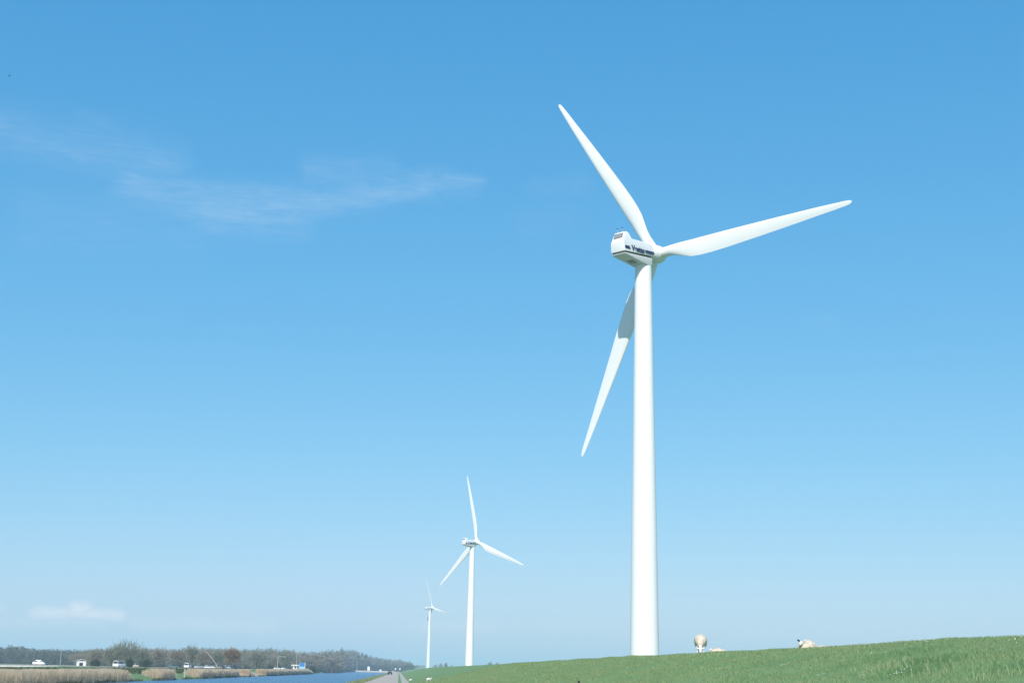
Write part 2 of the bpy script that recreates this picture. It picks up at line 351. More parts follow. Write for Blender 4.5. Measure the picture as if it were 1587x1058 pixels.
def make_turbine():
    root = empty('wind_turbine', (0, 0, 0))
    tower_mesh().build('tower', root, smooth=30)
    # nacelle (x along shaft, hub at x=0): body with raised cooler hump at the rear
    T = tilted(); b0 = -7.42
    body = [(b0, -.87), (b0, .30), (b0+.42, 1.50), (b0+1.15, 1.66), (b0+1.42, 1.50), (b0+1.68, .84), (-3.2, .80), (-1.75, .72), (-1.70, -.72)]
    def tap(c):
        k = 1.0
        if c.z > .2: k = 1-.27*(c.z-.2)
        if c.x > -2.2: k *= .93
        return Vector((c.x, c.y*k, c.z))
    m = MB().prism(body, -HW, HW, WHITE_N, bev=.09, taper=tap)
    na = m.build('nacelle', root, smooth=35); na.matrix_local = T
    belly = [(b0+.10, -1.02), (b0+.14, -1.16), (-2.75, -1.95), (-2.2, -1.80), (-2.15, -.98)]
    bl = MB().prism(belly, -HW+.06, HW-.06, GREYP, bev=.05).build('belly', na, smooth=35)
    MB().prism([(b0+.22, -1.021), (b0+.22, -.86), (-2.25, -.80), (-2.25, -.979)], -HW+.14, HW-.14, DARK).build('gap', na)
    # hatch under the belly
    MB().box((b0+2.6, 0, -1.66), (.9, .8, .04), GRILLE, .01, Matrix.Rotation(R(9.4), 4, 'Y')).build('hatch', na)
    # rear cooler grille, follows the sloping rear of the hump
    sl = math.atan2(.42, 1.2); mt = Matrix.Rotation(sl, 4, 'Y'); c = Vector((b0+.275, 0, 1.05))
    gr = MB().box(c, (.06, 1.24, .60), DARK, .012, mt); o_ = Vector((-math.cos(sl), 0, math.sin(sl)))
    gr.box(c+o_*.03, (.03, 1.10, .46), GRILLE, 0, mt)
    for k in range(5): gr.box(c+o_*.045+Vector((math.sin(sl), 0, math.cos(sl)))*(-.2+.1*k), (.03, 1.08, .022), STEEL, 0, mt)
    gr.build('cooler_grille', na)
    # wind vane and anemometer on the hump
    for y in (-.35, .35): MB().tube([(b0+.6, y, 1.5), (b0+.6, y, 2.0)], .025, STEEL, 6).box((b0+.6, y, 2.02), (.16, .12, .06), DARK).build('wind_sensor', na)
    for sgn in (-1, 1):
        y = sgn*(HW+.004)
        for x0, x1, slope in ((b0-.02+.12, b0+1.12, .18), (-3.45, -1.82, 0)):
            if sgn > 0: pass
            z0, z1 = -.56, -.20
            poly = [(x0, z0+.06), (x0+.06, z0), (x1, z0), (x1-slope, z1), (x0+.06, z1), (x0, z1-.06)]
            if slope == 0: poly = [(x0, z0), (x1*1.0, z0+.02), (x1, z1+.0), (x0-.1, z1)]
            MB().prism(poly, y-.012, y+.012, NAVY).build('stripe', na)
        cu = bpy.data.curves.new('lettering', 'FONT'); cu.body = 'Vestas'; cu.size = .92; cu.extrude = .012; cu.offset = .03; cu.align_x = 'CENTER'; cu.align_y = 'CENTER'
        to = bpy.data.objects.new('lettering', cu); COL.objects.link(to)
        dg = bpy.context.evaluated_depsgraph_get(); me = bpy.data.meshes.new_from_object(to.evaluated_get(dg)); bpy.data.objects.remove(to)
        me.materials.clear(); me.materials.append(NAVY)
        lt = bpy.data.objects.new('lettering', me); COL.objects.link(lt); lt.parent = na
        lt.matrix_local = Matrix.Translation((b0+2.55, y, -.36)) @ (Matrix.Rotation(math.pi, 4, 'Z') if sgn > 0 else Matrix.Identity(4)) @ Matrix.Rotation(R(90), 4, 'X')
    # hub and spinner
    prof = [(-1.62, .80), (-1.1, .98), (-.6, 1.08), (.2, 1.08), (.7, .98), (1.15, .74), (1.5, .40), (1.66, .02)]; seg = 32
    v = [(x, r*math.cos(2*math.pi*k/seg), r*math.sin(2*math.pi*k/seg)) for x, r in prof for k in range(seg)]
    f = [(i*seg+k, i*seg+(k+1) % seg, (i+1)*seg+(k+1) % seg, (i+1)*seg+k) for i in range(len(prof)-1) for k in range(seg)]+[tuple(range(seg))]
    h = MB().raw(v, f, WHITE).build('hub', root, smooth=50); h.matrix_local = T
    b1 = blade_mesh().build('blade', root, smooth=60)
    for k in range(2):
        b = b1.copy(); COL.objects.link(b); b.parent = root
    return root
turb = make_turbine()
specs = [((28.51, 150.51, 49.95), 42.6, 31.28, 'large white wind turbine nearest the camera, its tower rising behind the sheep dike'),
         ((28.25, 523.77, 50.41), 43.34, 7.99, 'medium white wind turbine in the row, between the nearest and the farthest one'),
         ((27.3, 1198.2, 55.28), 28.5, 18.6, 'smallest and farthest white wind turbine, standing near the end of the road')]
for i, (hub, psi, ph, lab) in enumerate(specs):
    o = turb if i == 0 else copy_tree(turb)
    a = R(psi); o.rotation_euler.z = a
    o.location = (hub[0]-HUBX*math.cos(a), hub[1]-HUBX*math.sin(a), hub[2]-HUBZ)
    set_phase(o, ph); tag(o, lab, 'wind turbine', 'white wind turbines in a row along the dike')
    if i == 2:
        for c in o.children:
            if c.name.startswith('tower'): c.location.z = -5.0; c.scale.z = (HUBZ-2.05+5)/(HUBZ-2.05)

# ------------------------------------------------------------------ sheep
def skin_body(name, verts, edges, radii, m, parent):
    me = bpy.data.meshes.new(name); me.from_pydata(verts, edges, []); o = bpy.data.objects.new(name, me); COL.objects.link(o); o.parent = parent
    sk = o.modifiers.new('skin', 'SKIN'); sk.use_smooth_shade = True
    for i, r in enumerate(radii): me.skin_vertices[0].data[i].radius = (r, r) if not hasattr(r, '__len__') else r
    me.skin_vertices[0].data[0].use_root = True
    s = o.modifiers.new('sub', 'SUBSURF'); s.levels = s.render_levels = 2
    dg = bpy.context.evaluated_depsgraph_get(); m2 = bpy.data.meshes.new_from_object(o.evaluated_get(dg)); o.modifiers.clear(); o.data = m2
    m2.materials.clear(); m2.materials.append(m); m2.polygons.foreach_set('use_smooth', [True]*len(m2.polygons)); m2.name = name
    return o
def sheep(loc, rotz, label, pose='graze', legm=None, scale=1, ears=None, kindname='sheep'):
    root = empty(kindname, loc, rotz); root.scale = (scale,)*3; tag(root, label, kindname, 'sheep and lambs on the dike')
    # x forward, z up
    V_ = [(-.42, 0, .62), (0, 0, .64), (.38, 0, .64)]; E_ = [(0, 1), (1, 2)]; Rr = [.17, .20, .17]
    def chain(start, pts, rr):
        k = start
        for p_, r_ in zip(pts, rr): V_.append(p_); Rr.append(r_); E_.append((k, len(V_)-1)); k = len(V_)-1
        return k
    if pose == 'graze': head = chain(2, [(.60, 0, .50), (.74, 0, .28), (.84, 0, .12), (.92, 0, .05)], [.11, .095, .08, .05]); hp = Vector((.76, 0, .24)); fdir = Vector((.7, 0, -.7))
    elif pose == 'up': chain(2, [(.56, 0, .82), (.68, 0, 1.0), (.80, 0, .97), (.92, 0, .90)], [.12, .09, .085, .05]); hp = Vector((.70, 0, 1.03)); fdir = Vector((.9, 0, -.3))
    elif pose == 'rest': chain(2, [(.52, 0, .74), (.58, 0, .90), (.70, 0, .84), (.80, 0, .76)], [.13, .10, .085, .05]); hp = Vector((.57, 0, .93)); fdir = Vector((.8, 0, -.5))
    else: chain(2, [(.56, 0, .78), (.66, 0, .90), (.78, 0, .86), (.88, 0, .80)], [.12, .09, .085, .05]); hp = Vector((.68, 0, .93)); fdir = Vector((.9, 0, -.3))
    for s in (-1, 1):
        if pose in ('lie', 'rest'):
            chain(2, [(.46, s*.16, .44), (.62, s*.17, .36), (.44, s*.18, .33)], [.07, .045, .035]); chain(0, [(-.36, s*.20, .46), (-.10, s*.25, .38), (-.34, s*.26, .33)], [.10, .055, .04])
        else:
            chain(2, [(.36, s*.16, .46), (.38, s*.16, .26), (.36, s*.16, .13), (.39, s*.16, .03)], [.075, .042, .034, .042])
            chain(0, [(-.40, s*.14, .48), (-.34, s*.14, .34), (-.47, s*.14, .24), (-.45, s*.14, .10), (-.42, s*.14, .03)], [.10, .06, .038, .034, .042])
    chain(0, [(-.62, 0, .58), (-.66, 0, .40)], [.05, .04])
    body = skin_body('body', V_, E_, Rr, FACE, root)
    fm = FACE if kindname == 'lamb' else FLEECE; fl = MB(); fl.blob((-.02, 0, .66), (.60, .34, .32), fm, 4, .22, 4.5, seed=loc[0]).blob((-.36, 0, .62), (.30, .31, .31), fm, 3, .14, 4, seed=2).blob((.36, 0, .64), (.28, .28, .28), fm, 3, .14, 4, seed=5)
    if pose == 'graze': fl.blob((.58, 0, .50), (.17, .17, .22), fm, 3, .12, 4, seed=3).blob((0, 0, .50), (.46, .31, .24), fm, 3, .14, 4, seed=8)
    fl.build('fleece', root, smooth=True)
    for s in (-1, 1):
        e = MB().blob((0, 0, 0), (.035, .10, .05), (ears[s > 0] if ears else legm or FACE), 2, .05).build('ear', root, smooth=True); e.scale = (1, .75, .75) if pose == 'rest' else (1, 1, 1); e.location = hp+Vector((0, s*.14, .03)); e.rotation_euler = (s*R(25), 0, 0)
        y_ = MB().blob((0, 0, 0), (.02, .012, .02), DARK, 2, 0).build('eye', root, smooth=True); y_.location = hp+fdir*.09+Vector((.01, s*.082, .03))
    if pose in ('lie', 'rest'):
        for c in root.children: c.location.z -= .31
    return root
def on_crest(px, X): d = direction(px, 1005); Y = X*d.y/d.x; return Vector((X, Y, ground_z(X, Y)))
p = on_crest(1086, 14.1); sheep(p, R(-90)-.24, 'cream sheep standing head down on the dike crest, seen from the front', 'graze', LEGS, .9, (FACE, FACE))
p = on_crest(1251, 15.2); p.z -= .19; sheep(p, R(232), 'cream sheep lying on the dike crest with one dark ear raised', 'rest', FACE, .9, (DARK, FACE))
p = on_crest(1113, 17.0); p.z += .05; sheep(p, R(200), 'white sheep lying just behind the crest beside the standing sheep', 'rest', FACE, .7)
p = on_crest(1273, 16.2); p.z -= .22; sheep(p, R(190), 'sheep mostly hidden behind the crest right of the lying sheep', 'lie', FACE, .72)
def on_slope(px, py):
    d = direction(px, py); t = 20
    for _ in range(4000):
        q = EYE+d*t
        if q.z <= ground_z(q.x, q.y): break
        t += .25
    return Vector((q.x, q.y, ground_z(q.x, q.y)))
p = on_slope(664.5, 1056); sheep(p, R(15), 'white lamb with raised head on the lower slope right of the path', 'up', FACE, .46, None, 'lamb')
p = on_slope(636.5, 1055); sheep(p, R(200), 'tiny white lamb at the foot of the dike, at the edge of the path', 'graze', FACE, .34, None, 'lamb')
# dark post at the bottom edge of the view
p = on_slope(897, 1082); PH = z_px(897, 1054.5, p.y)-p.z
m = MB().tube([(0, 0, -.2), (0, 0, PH-.04), (.0, 0, PH)], [.035, .035, .03], DARK, 12); m.box((0, 0, PH+.005), (.06, .06, .012), DARK, .004)
tag(m.build('marker_post', loc=p), 'short black marker post standing low on the grassy dike slope', 'post')

# ------------------------------------------------------------------ vehicles
def wheel_mb(r=.32, wd=.2): return MB().tube([(0, -wd/2, 0), (0, -wd/2+.03, 0), (0, wd/2-.03, 0), (0, wd/2, 0)], [r*.9, r, r, r*.9], DARK, 18).tube([(0, -wd/2-.005, 0), (0, wd/2+.005, 0)], r*.55, STEEL, 12)
PAINT = {}
def paint(name, c): 
    if name not in PAINT: PAINT[name] = material(name+'_car_paint', c, .3, .5)
    return PAINT[name]
def vehicle(px, Y, heading, kind, pt, label, name='parked_car', cat='car', group='cars parked across the canal', X=None):
    p = at_px(px, Y); root = empty(name, p, heading); tag(root, label, cat, group)
    if kind == 'car':
        L, Wd = 4.2, 1.72; low = [(-2.1, .3), (-2.08, .78), (-1.6, .92), (.75, .92), (1.85, .78), (2.1, .55), (2.08, .3)]; cab = [(-1.75, .90), (-1.25, 1.40), (.15, 1.42), (.95, .90)]; roof = [(-1.27, 1.385), (-1.15, 1.44), (.05, 1.46), (.17, 1.405)]
    elif kind == 'van':
        L, Wd = 4.9, 1.9; low = [(-2.4, .35), (-2.42, 1.15), (1.55, 1.15), (2.2, 1.0), (2.42, .75), (2.4, .35)]; cab = [(-2.38, 1.13), (-2.3, 1.92), (.95, 1.92), (1.65, 1.13)]; roof = [(-2.33, 1.80), (-2.2, 2.02), (.8, 2.02), (1.0, 1.82)]
    else:   # camper
        L, Wd = 5.2, 2.0; low = [(-2.55, .35), (-2.6, 1.35), (1.3, 1.35), (2.3, 1.1), (2.6, .85), (2.58, .35)]; cab = [(-1.9, 1.33), (-1.5, 1.85), (1.0, 1.85), (1.7, 1.33)]; roof = [(-1.6, 1.80), (-1.2, 2.15), (.6, 2.18), (1.1, 1.83)]
    MB().prism(low, -Wd/2, Wd/2, pt, .09).build('body', root, smooth=35)
    tp = lambda c: Vector((c.x, c.y*(1-.22*(c.z-.9)/1.0), c.z))
    MB().prism(cab, -Wd/2+.05, Wd/2-.05, GLASS, .04, tp).build('window', root, smooth=35)
    rf = MB().prism(roof, -Wd/2+.09, Wd/2-.09, pt, .03, tp)
    for s in (-1, 1):
        for i, j in ((0, 1), (3, 2)):
            a, b = cab[i], cab[j]; k0 = 1-.22*(a[1]-.9); k1 = 1-.22*(b[1]-.9); yw = Wd/2-.06
            rf.tube([(a[0], s*yw*k0, a[1]), (b[0], s*yw*k1, b[1])], .05, pt, 6)
    rf.build('roof', root, smooth=35)
    w0 = None
    for x in (-L*.31, L*.31):
        for s in (-1, 1):
            if w0 is None: w0 = wheel_mb().build('wheel', root, smooth=35); wq = w0
            else: wq = w0.copy(); COL.objects.link(wq); wq.parent = root
            wq.location = (x, s*(Wd/2-.11), .32)
    return root
WHT, SIL, GRY, BEI, TEA = paint('white', (.8, .8, .79)), paint('silver', (.5, .52, .53)), paint('dark_grey', (.06, .065, .07)), paint('beige', (.55, .47, .38)), paint('teal', (.12, .2, .22))
BRN = paint('maroon', (.16, .06, .05))
vehicle(60, 620, R(2), 'camper', WHT, 'white camper van parked side on at the field edge, far left', 'camper_van', 'van', ' '.join(['vans', 'across', 'the', 'canal']))
vehicle(73, 640, R(80), 'car', GRY, 'dark grey car just behind the white camper van at the field edge')
vehicle(185, 430, R(72), 'van', WHT, 'white delivery van with a dark windscreen beside the bare willow', 'delivery_van', 'van', 'vans across the canal')
vehicle(207, 560, R(8), 'car', BEI, 'beige car side on behind the reeds, right of the white delivery van')
vehicle(270, 560, R(30), 'car', TEA, 'dark teal car left of the green gap in the reeds')
vehicle(291, 540, R(86), 'van', WHT, 'white van seen from the rear above the green gap in the reeds', 'parked_van', 'van', 'vans across the canal')
vehicle(309, 560, R(50), 'car', SIL, 'silver car with a dark cabin left of the leaning pale pole')
vehicle(325, 560, R(35), 'car', WHT, 'bright white car under the leaning pale pole')
vehicle(337, 580, R(55), 'car', BEI, 'beige car right at the foot of the leaning pale pole')
vehicle(344, 585, R(60), 'car', BRN, 'maroon car between the beige car and the silver cars')
vehicle(351, 590, R(55), 'car', WHT, 'white car with dark windows in front of the rust brown tree')
vehicle(357, 600, R(52), 'car', SIL, 'silver car between two cars in front of the rust brown tree')
vehicle(364, 600, R(48), 'car', GRY, 'dark grey car, rightmost of the row by the rust brown tree')
vehicle(429, 760, R(30), 'car', WHT, 'white car beside the tall lamp post near the reed point')
vehicle(440, 770, R(75), 'car', WHT, 'white car seen end on between the lamp post and the kiosk')
vehicle(462.5, 740, R(60), 'car', SIL, 'silver car between the white kiosk and the blue billboard')

# tractor far down the road
p = at_px(604, 520); p.x = -3.2; root = tag(empty('tractor', p, R(80)), 'dark tractor driving away far down the canal road', 'tractor'); root.scale = (.85,)*3
MB().box((.55, 0, .95), (1.5, .62, .55), GRY, .08).box((-.3, 0, .75), (1.3, .7, .4), GRY, .05).build('body', root, smooth=35)
cb = MB()
for x in (-.75, .15):
    for y in (-.5, .5): cb.tube([(x, y, .95), (x*.9, y*.9, 2.0)], .05, GRY, 6)
cb.box((-.3, 0, 2.04), (1.15, 1.15, .1), GRY, .03); cb.build('cab', root)
MB().box((-.35, 0, 1.05), (.45, .5, .12), DARK, .04).box((-.55, 0, 1.3), (.1, .5, .45), DARK, .04).build('seat', root)
for x, y, r, wd in ((-.55, .68, .62, .4), (-.55, -.68, .62, .4), (1.05, .6, .38, .25), (1.05, -.6, .38, .25)):
    MB().tube([(x, y-wd/2, r), (x, y-wd/2+.05, r), (x, y+wd/2-.05, r), (x, y+wd/2, r)], [r*.9, r, r, r*.9], DARK, 20).tube([(x, y-wd/2-.01, r), (x, y+wd/2+.01, r)], r*.45, STEEL, 12).build('wheel', root, smooth=35)

# ------------------------------------------------------------------ sheds, signs, poles
p = at_px(125.5, 600); root = tag(empty('shed', p, R(20)), 'small white shed with grey roof and dark doorway across the canal', 'shed')
MB().box((0, 0, 1.0), (3.6, 3.0, 2.0), WHITE_N).build('wall', root)
MB().prism([(-2.0, 1.98), (-1.7, 2.35), (0, 2.9), (1.7, 2.35), (2.0, 1.98), (0, 2.7)], -1.75, 1.75, STEEL).build('roof', root)
MB().box((-.2, -1.51, .75), (1.5, .06, 1.3), DARK).build('door', root)
p = at_px(457, 720); root = tag(empty('kiosk', p, R(8)), 'white kiosk with overhanging flat roof left of the blue billboard', 'kiosk')
MB().box((0, 0, 1.1), (2.0, 2.2, 2.2), WHITE_N).build('wall', root)
MB().box((0, 0, 2.45), (3.8, 3.2, .5), WHITE, .04).build('roof', root)
MB().box((.2, -1.12, 1.3), (.9, .06, .9), GLASS).build('window', root)
cb = MB()
for x in (-1.75, 1.75): cb.tube([(x, -1.4, 0), (x, -1.4, 2.25)], .06, STEEL, 8)
cb.build('post', root)
BLUE1 = material('deep_blue_panel', (.03, .2, .55), .4); BLUE2 = material('light_blue_panel', (.28, .55, .75), .4)
p = at_px(468.5, 700); root = tag(empty('billboard', p, R(4)), 'blue billboard with a white frame standing above the reed point', 'billboard')
MB().box((0, 0, 3.15), (2.5, .10, 1.7), BLUE1).build('upper_panel', root)
MB().box((0, 0, 1.5), (2.5, .10, 1.56), BLUE2).build('lower_panel', root)
MB().box((1.36, 0, 2.2), (.2, .16, 4.0), WHITE).box((0, 0, 4.06), (2.5, .16, .1), BLUE2).box((-1.3, 0, 1.9), (.1, .14, 3.4), WHITE).build('frame', root)
for x in (-1.1, 1.1): MB().tube([(x, .12, -.1), (x, .12, 3.6)], .07, STEEL, 8).build('post', root)
p = at_px(571.5, 1715); root = tag(empty('notice_board', p), 'tall white notice board on the quay at the end of the canal', 'sign')
MB().box((0, 0, 3.0), (3.0, .15, 4.6), WHITE, .05).build('panel', root)
for x in (-1, 1): MB().tube([(x, .2, -.1), (x, .2, 4.8)], .1, STEEL, 8).build('post', root)
p = at_px(590, 1715); root = tag(empty('pump_house', p), 'low white hut on the quay beyond the end of the water', 'hut')
MB().box((0, 0, .9), (2.4, 2.4, 1.8), WHITE).build('wall', root); MB().prism([(-1.4, 1.8), (0, 2.5), (1.4, 1.8)], -1.4, 1.4, STEEL).build('roof', root)
def pole(px, ytop, Y, m, rad, label, arm=None, name='pole', cat='pole', group=None):
    p = at_px(px, Y); h = z_px(px, ytop, Y)-p.z; root = tag(empty(name, p), label, cat, group)
    MB().tube([(0, 0, -.2), (0, 0, h*.5), (0, 0, h)], [rad*1.2, rad, rad*.8], m, 10).build('shaft', root, smooth=50)
    if arm: MB().tube([(0, 0, h-.02), (arm*.5, 0, h+.15), (arm, 0, h+.05)], [rad*.7, rad*.6, rad*.5], m, 8).build('arm', root); MB().box((arm*1.1, 0, h), (abs(arm)*.3, .3, .16), WHITE, .04).build('lamp', root)
    return root
pole(430, 1017, 740, PALEWOOD, .14, 'lamp post with a long arm beside the white car at the reed point', 3.4, 'lamp_post', 'lamp post')
pole(459.5, 1003, 730, STEEL, .10, 'left of two slender masts standing over the white kiosk', None, 'mast', 'mast', 'slender masts by the kiosk')
pole(464, 1004, 735, STEEL, .10, 'right of two slender masts, nearest the blue billboard', None, 'mast', 'mast', 'slender masts by the kiosk')
pole(93, 1006, 610, STEEL, .10, 'thin grey pole standing alone before the dark wood, far left', None, 'pole', 'pole')
pole(530.5, 1028, 1500, PALEWOOD, .3, 'thick pale post at the water edge where the quay begins', None, 'mooring_post', 'post', 'posts along the far quay')
pole(541, 1031, 1600, PALEWOOD, .22, 'short pale post second from the left along the far quay', None, 'mooring_post', 'post', 'posts along the far quay')
pole(553.5, 1024, 1710, STEEL, .2, 'tall thin pole on the quay left of the white notice board', None, 'pole', 'pole')
for px, lab in ((613, 'left of two small round-topped signs where the road ends'), (620, 'right of two small round-topped signs where the road ends')):
    p = at_px(px, 1400); root = tag(empty('road_sign', p), lab, 'road sign', 'round signs at the end of the road')
    MB().tube([(0, 0, 0), (0, 0, 3.0)], .12, STEEL, 8).build('post', root); d_ = MB().tube([(0, -.06, 0), (0, .06, 0)], .8, WHITE, 20).build('disc', root); d_.location = (0, -.15, 3.2)
p = at_px(299.3, 280); p = Vector((-42.6, 281, -1.0)); tag(MB().tube([(0, 0, -.3), (0, 0, 1.95)], .11, PALEWOOD, 10).tube([(0, 0, 1.95), (0, 0, 2.0)], [.13, .09], PALEWOOD, 10).build('bank_post', loc=p), 'pale wooden post in the water beside the green gap in the reeds', 'post')
# leaning pale pole
Y = 540; pts = [Vector((direction(a, b).x/direction(a, b).y*Y, Y, z_px(a, b, Y))) for a, b in ((337.5, 1034), (334, 1027), (327, 1017.5), (321.5, 1011.5), (317, 1008.5))]
o = MB().tube([q-pts[0] for q in pts], [.12, .11, .10, .08, .05], PALEWOOD, 8).build('leaning_pole', smooth=50, loc=pts[0]); tag(o, 'long pale pole leaning to the left over the parked cars', 'pole')
# overhead cable between two masts
Y = 900; pts = [Vector((direction(a, b).x/direction(a, b).y*Y, Y, z_px(a, b, Y))) for a, b in ((478, 1013.5), (487, 1014), (496, 1015.5), (506, 1018), (514, 1020), (521, 1021))]
c0 = at_px(478, 900); root = tag(empty('cable_span', c0), 'pale cable sloping between two thin posts before the wood', 'cable')
MB().tube([q-c0 for q in pts], .09, PALEWOOD, 6).build('cable', root)
for q in (pts[0], pts[-1]): MB().tube([Vector((q.x, q.y, ground_z(q.x, q.y)-.2))-c0, q-c0], .10, BARK, 6).build('post', root)
# bollards and stakes along the reed edge
for px, Y_, lab in ((456, 600, 'dark stake in the water below the kiosk at the reed point'), (470.5, 640, 'dark stake in the water below the blue billboard'), (402, 417, 'dark stake in the water at the low gap in the reeds')):
    X_ = -41.9; tag(MB().tube([(0, 0, -.5), (0, 0, .85)], [.16, .13], WOOD, 8).tube([(.5, .1, -.5), (.5, .1, .5)], [.12, .1], WOOD, 8).build('stake', loc=(X_, 41.9*FPX/(618-px), -1.0)), lab, 'stake', 'dark stakes along the reed edge')

# ------------------------------------------------------------------ vegetation
def blades(n, base, h, wdt, lean, mats, mi=None, name='grass', tip=.25):
    """n bent blades as two-segment ribbons; base (n,3), h (n), wdt (n)"""
    a = rng.uniform(0, 2*np.pi, n); side = np.stack([np.cos(a), np.sin(a), np.zeros(n)], 1); la = rng.uniform(0, 2*np.pi, n)
    ld = np.stack([np.cos(la), np.sin(la), np.zeros(n)], 1)*(lean*h)[:, None]; zz = np.stack([np.zeros(n), np.zeros(n), h], 1); s = side*wdt[:, None]/2
    Vv = np.stack([base-s, base+s, base+zz*.55+ld*.35+s*.8, base+zz*.55+ld*.35-s*.8, base+zz+ld+s*tip, base+zz+ld-s*tip], 1).reshape(-1, 3)
    k = np.arange(n)[:, None]*6; Ff = np.concatenate([k+np.array([[0, 1, 2, 3]]), k+np.array([[3, 2, 4, 5]])], 1).reshape(-1, 4)
    return from_np(name, Vv, Ff, mats, None if mi is None else np.repeat(mi, 2))
# grass on the near dike slope
N = 330000; yv = np.exp(rng.uniform(np.log(11), np.log(170), N)); xv = rng.uniform(1.6, 16.5, N)
keep = (xv/yv < .62); xv, yv = xv[keep], yv[keep]; N = len(xv)
cl = np.array([noise.noise((x*.55, y*.4, 5)) for x, y in zip(xv, yv)])
zv = np.array([ground_z(x, y) for x, y in zip(xv, yv)])-.01
hh = (.03+.035*rng.random(N))*(1+1.0*np.clip(cl, -.5, .8)); ww = np.maximum(.008, yv*.00035)
mi = np.where(rng.random(N) < .02+.03*np.clip(cl, 0, 1), 1, 0); 
tag(blades(N, np.stack([xv, yv, zv], 1), hh, ww, rng.uniform(.2, .9, N), [BLADE, DRYB], mi, 'grass'), kind='stuff')
# tall pale stalks and lush tufts
B = []; Hh = []; Mi = []
for px, py, n, r, h, k in ((1395, 1034, 60, .5, .34, 0), (1384, 1030, 30, .4, .26, 0), (1408, 1031, 40, .4, .30, 0), (1436, 1046, 30, .25, .3, 0), (1526, 1052, 22, .2, .34, 0), (1514, 1055, 16, .2, .3, 0), (1385, 1003, 25, .6, .2, 0), (1446, 1003, 20, .5, .2, 0), (1244, 1031, 25, .4, .22, 0), (1326, 1050, 30, .5, .2, 0),
                           (1442, 1026, 900, .45, .17, 1), (1408, 1042, 900, .5, .16, 1), (1410, 1012, 700, .9, .13, 1), (1395, 1014, 500, .8, .13, 1), (1300, 1035, 500, .8, .10, 1), (1500, 1020, 700, .9, .10, 1), (1180, 1030, 400, .8, .10, 1), (1550, 1040, 600, .7, .11, 1)):
    c = on_slope(px, py)
    for _ in range(n if k else n*2//3):
        q = rng.normal(0, r*(.6 if k else .8), 2); x, y = c.x+q[0], c.y+q[1]*1.6; B.append((x, y, ground_z(x, y)-.01)); Hh.append(h*rng.uniform(.4, .9)*(.75 if k == 0 else .8)); Mi.append(k)
B = np.array(B); Mi = np.array(Mi); tag(blades(len(B), B, np.array(Hh), np.where(Mi == 0, .010, .012), rng.uniform(.1, .5, len(B)), [DRYB, TUFT], Mi, 'grass_tufts', .5), kind='stuff')
m = MB()
for px, py, n, r in ((1389, 1051, 9, .12), (1436, 998, 4, .1), (1431, 999, 3, .1), (1577, 996, 5, .08), (1218, 1034, 4, .15), (1273, 1051, 3, .1), (1440, 1000, 3, .15), (1120, 1018, 5, .3), (1350, 1020, 4, .6), (1480, 1030, 4, .8)):
    c = on_slope(px, py)
    for _ in range(n):
        q = rng.normal(0, r, 2); x, y = c.x+q[0], c.y+q[1]; z = ground_z(x, y); m.blob((x, y, z+.09), (.011, .011, .008), PETAL, 1, 0); m.tube([(x, y, z-.01), (x, y, z+.085)], .003, TUFT, 3)
tag(m.build('daisies'), kind='stuff')
# rough verge by the water
N = 45000; yv = np.exp(rng.uniform(np.log(60), np.log(900), N)); xv = rng.uniform(-8.9, -4.15, N); zv = np.array([ground_z(x, y, False) for x, y in zip(xv, yv)])-.02
tag(blades(N, np.stack([xv, yv, zv], 1), .10+.22*rng.random(N)*np.clip((-xv-4)/4, .15, 1), np.maximum(.02, yv*.0003), rng.uniform(.2, .7, N), [SEDGE, DRYB], (rng.random(N) < .45).astype(int), 'verge_grass'), kind='stuff')
# reed bed along the far bank, with its gaps
def reed_h(Y):
    for a, b in ((224, 252), (270, 300)):
        e = min(abs(Y-a), abs(Y-b))
        if a < Y < b: return 0 if rng.random() > math.exp(-e*1.2) else .5
        if (Y < a or Y > b) and e < 5: return .5+.1*e+.12*rng.random()
    if 372 < Y < 395: return .35+.35*noise.noise((Y*.2, 3, 0))
    if 398 < Y < 406: return .8
    if 406 < Y < 447: return .22
    if Y > 705: return 0
    if Y > 650: return 1.0*(705-Y)/55+.2
    return 1.0
N = 85000; yv = rng.uniform(100, 706, N); xv = -45.6+3.4*rng.random(N)+np.array([bankx(y) for y in yv])+.35*np.array([noise.noise((0, y*.12, 7)) for y in yv])
rh = np.array([reed_h(y) for y in yv]); keep = rh > .02; xv, yv, rh = xv[keep], yv[keep], rh[keep]; N = len(xv)
zv = np.array([ground_z(x, y, False) for x, y in zip(xv, yv)]); zv = np.maximum(zv, -1.05)-.03
cl = np.array([noise.noise((x*.25, y*.16, 2)) for x, y in zip(xv, yv)])
zt = np.array([lerp_pts(y, [(145, .78), (173, .84), (214, .94), (282, 1.02), (361, 1.0), (503, 1.2), (700, 1.2)]) for y in yv])
hh = (zt-zv)*np.where(rh < .4, rh*.9, rh)*(.80+.20*rng.random(N)+.10*cl)
tag(blades(N, np.stack([xv, yv, zv], 1), np.maximum(hh, .15), np.maximum(.04, yv*.00025), rng.uniform(.02, .22, N), [REED], None, 'reeds', .9), kind='stuff')
N = 22000; yv = rng.uniform(100, 700, N); xv = -42.6+.7*rng.random(N)+np.array([bankx(y) for y in yv]); cl = np.array([noise.noise((4, y*.09, 2)) for y in yv])
keep = cl > -.02; xv, yv, cl = xv[keep], yv[keep], cl[keep]; N = len(xv)
tag(blades(N, np.stack([xv, yv, np.full(N, -1.05)], 1), .12+.32*rng.random(N)*(1+cl), np.maximum(.05, yv*.0003), rng.uniform(.1, .5, N), [SEDGE, BUSH], (rng.random(N) < .4).astype(int), 'sedge'), kind='stuff')

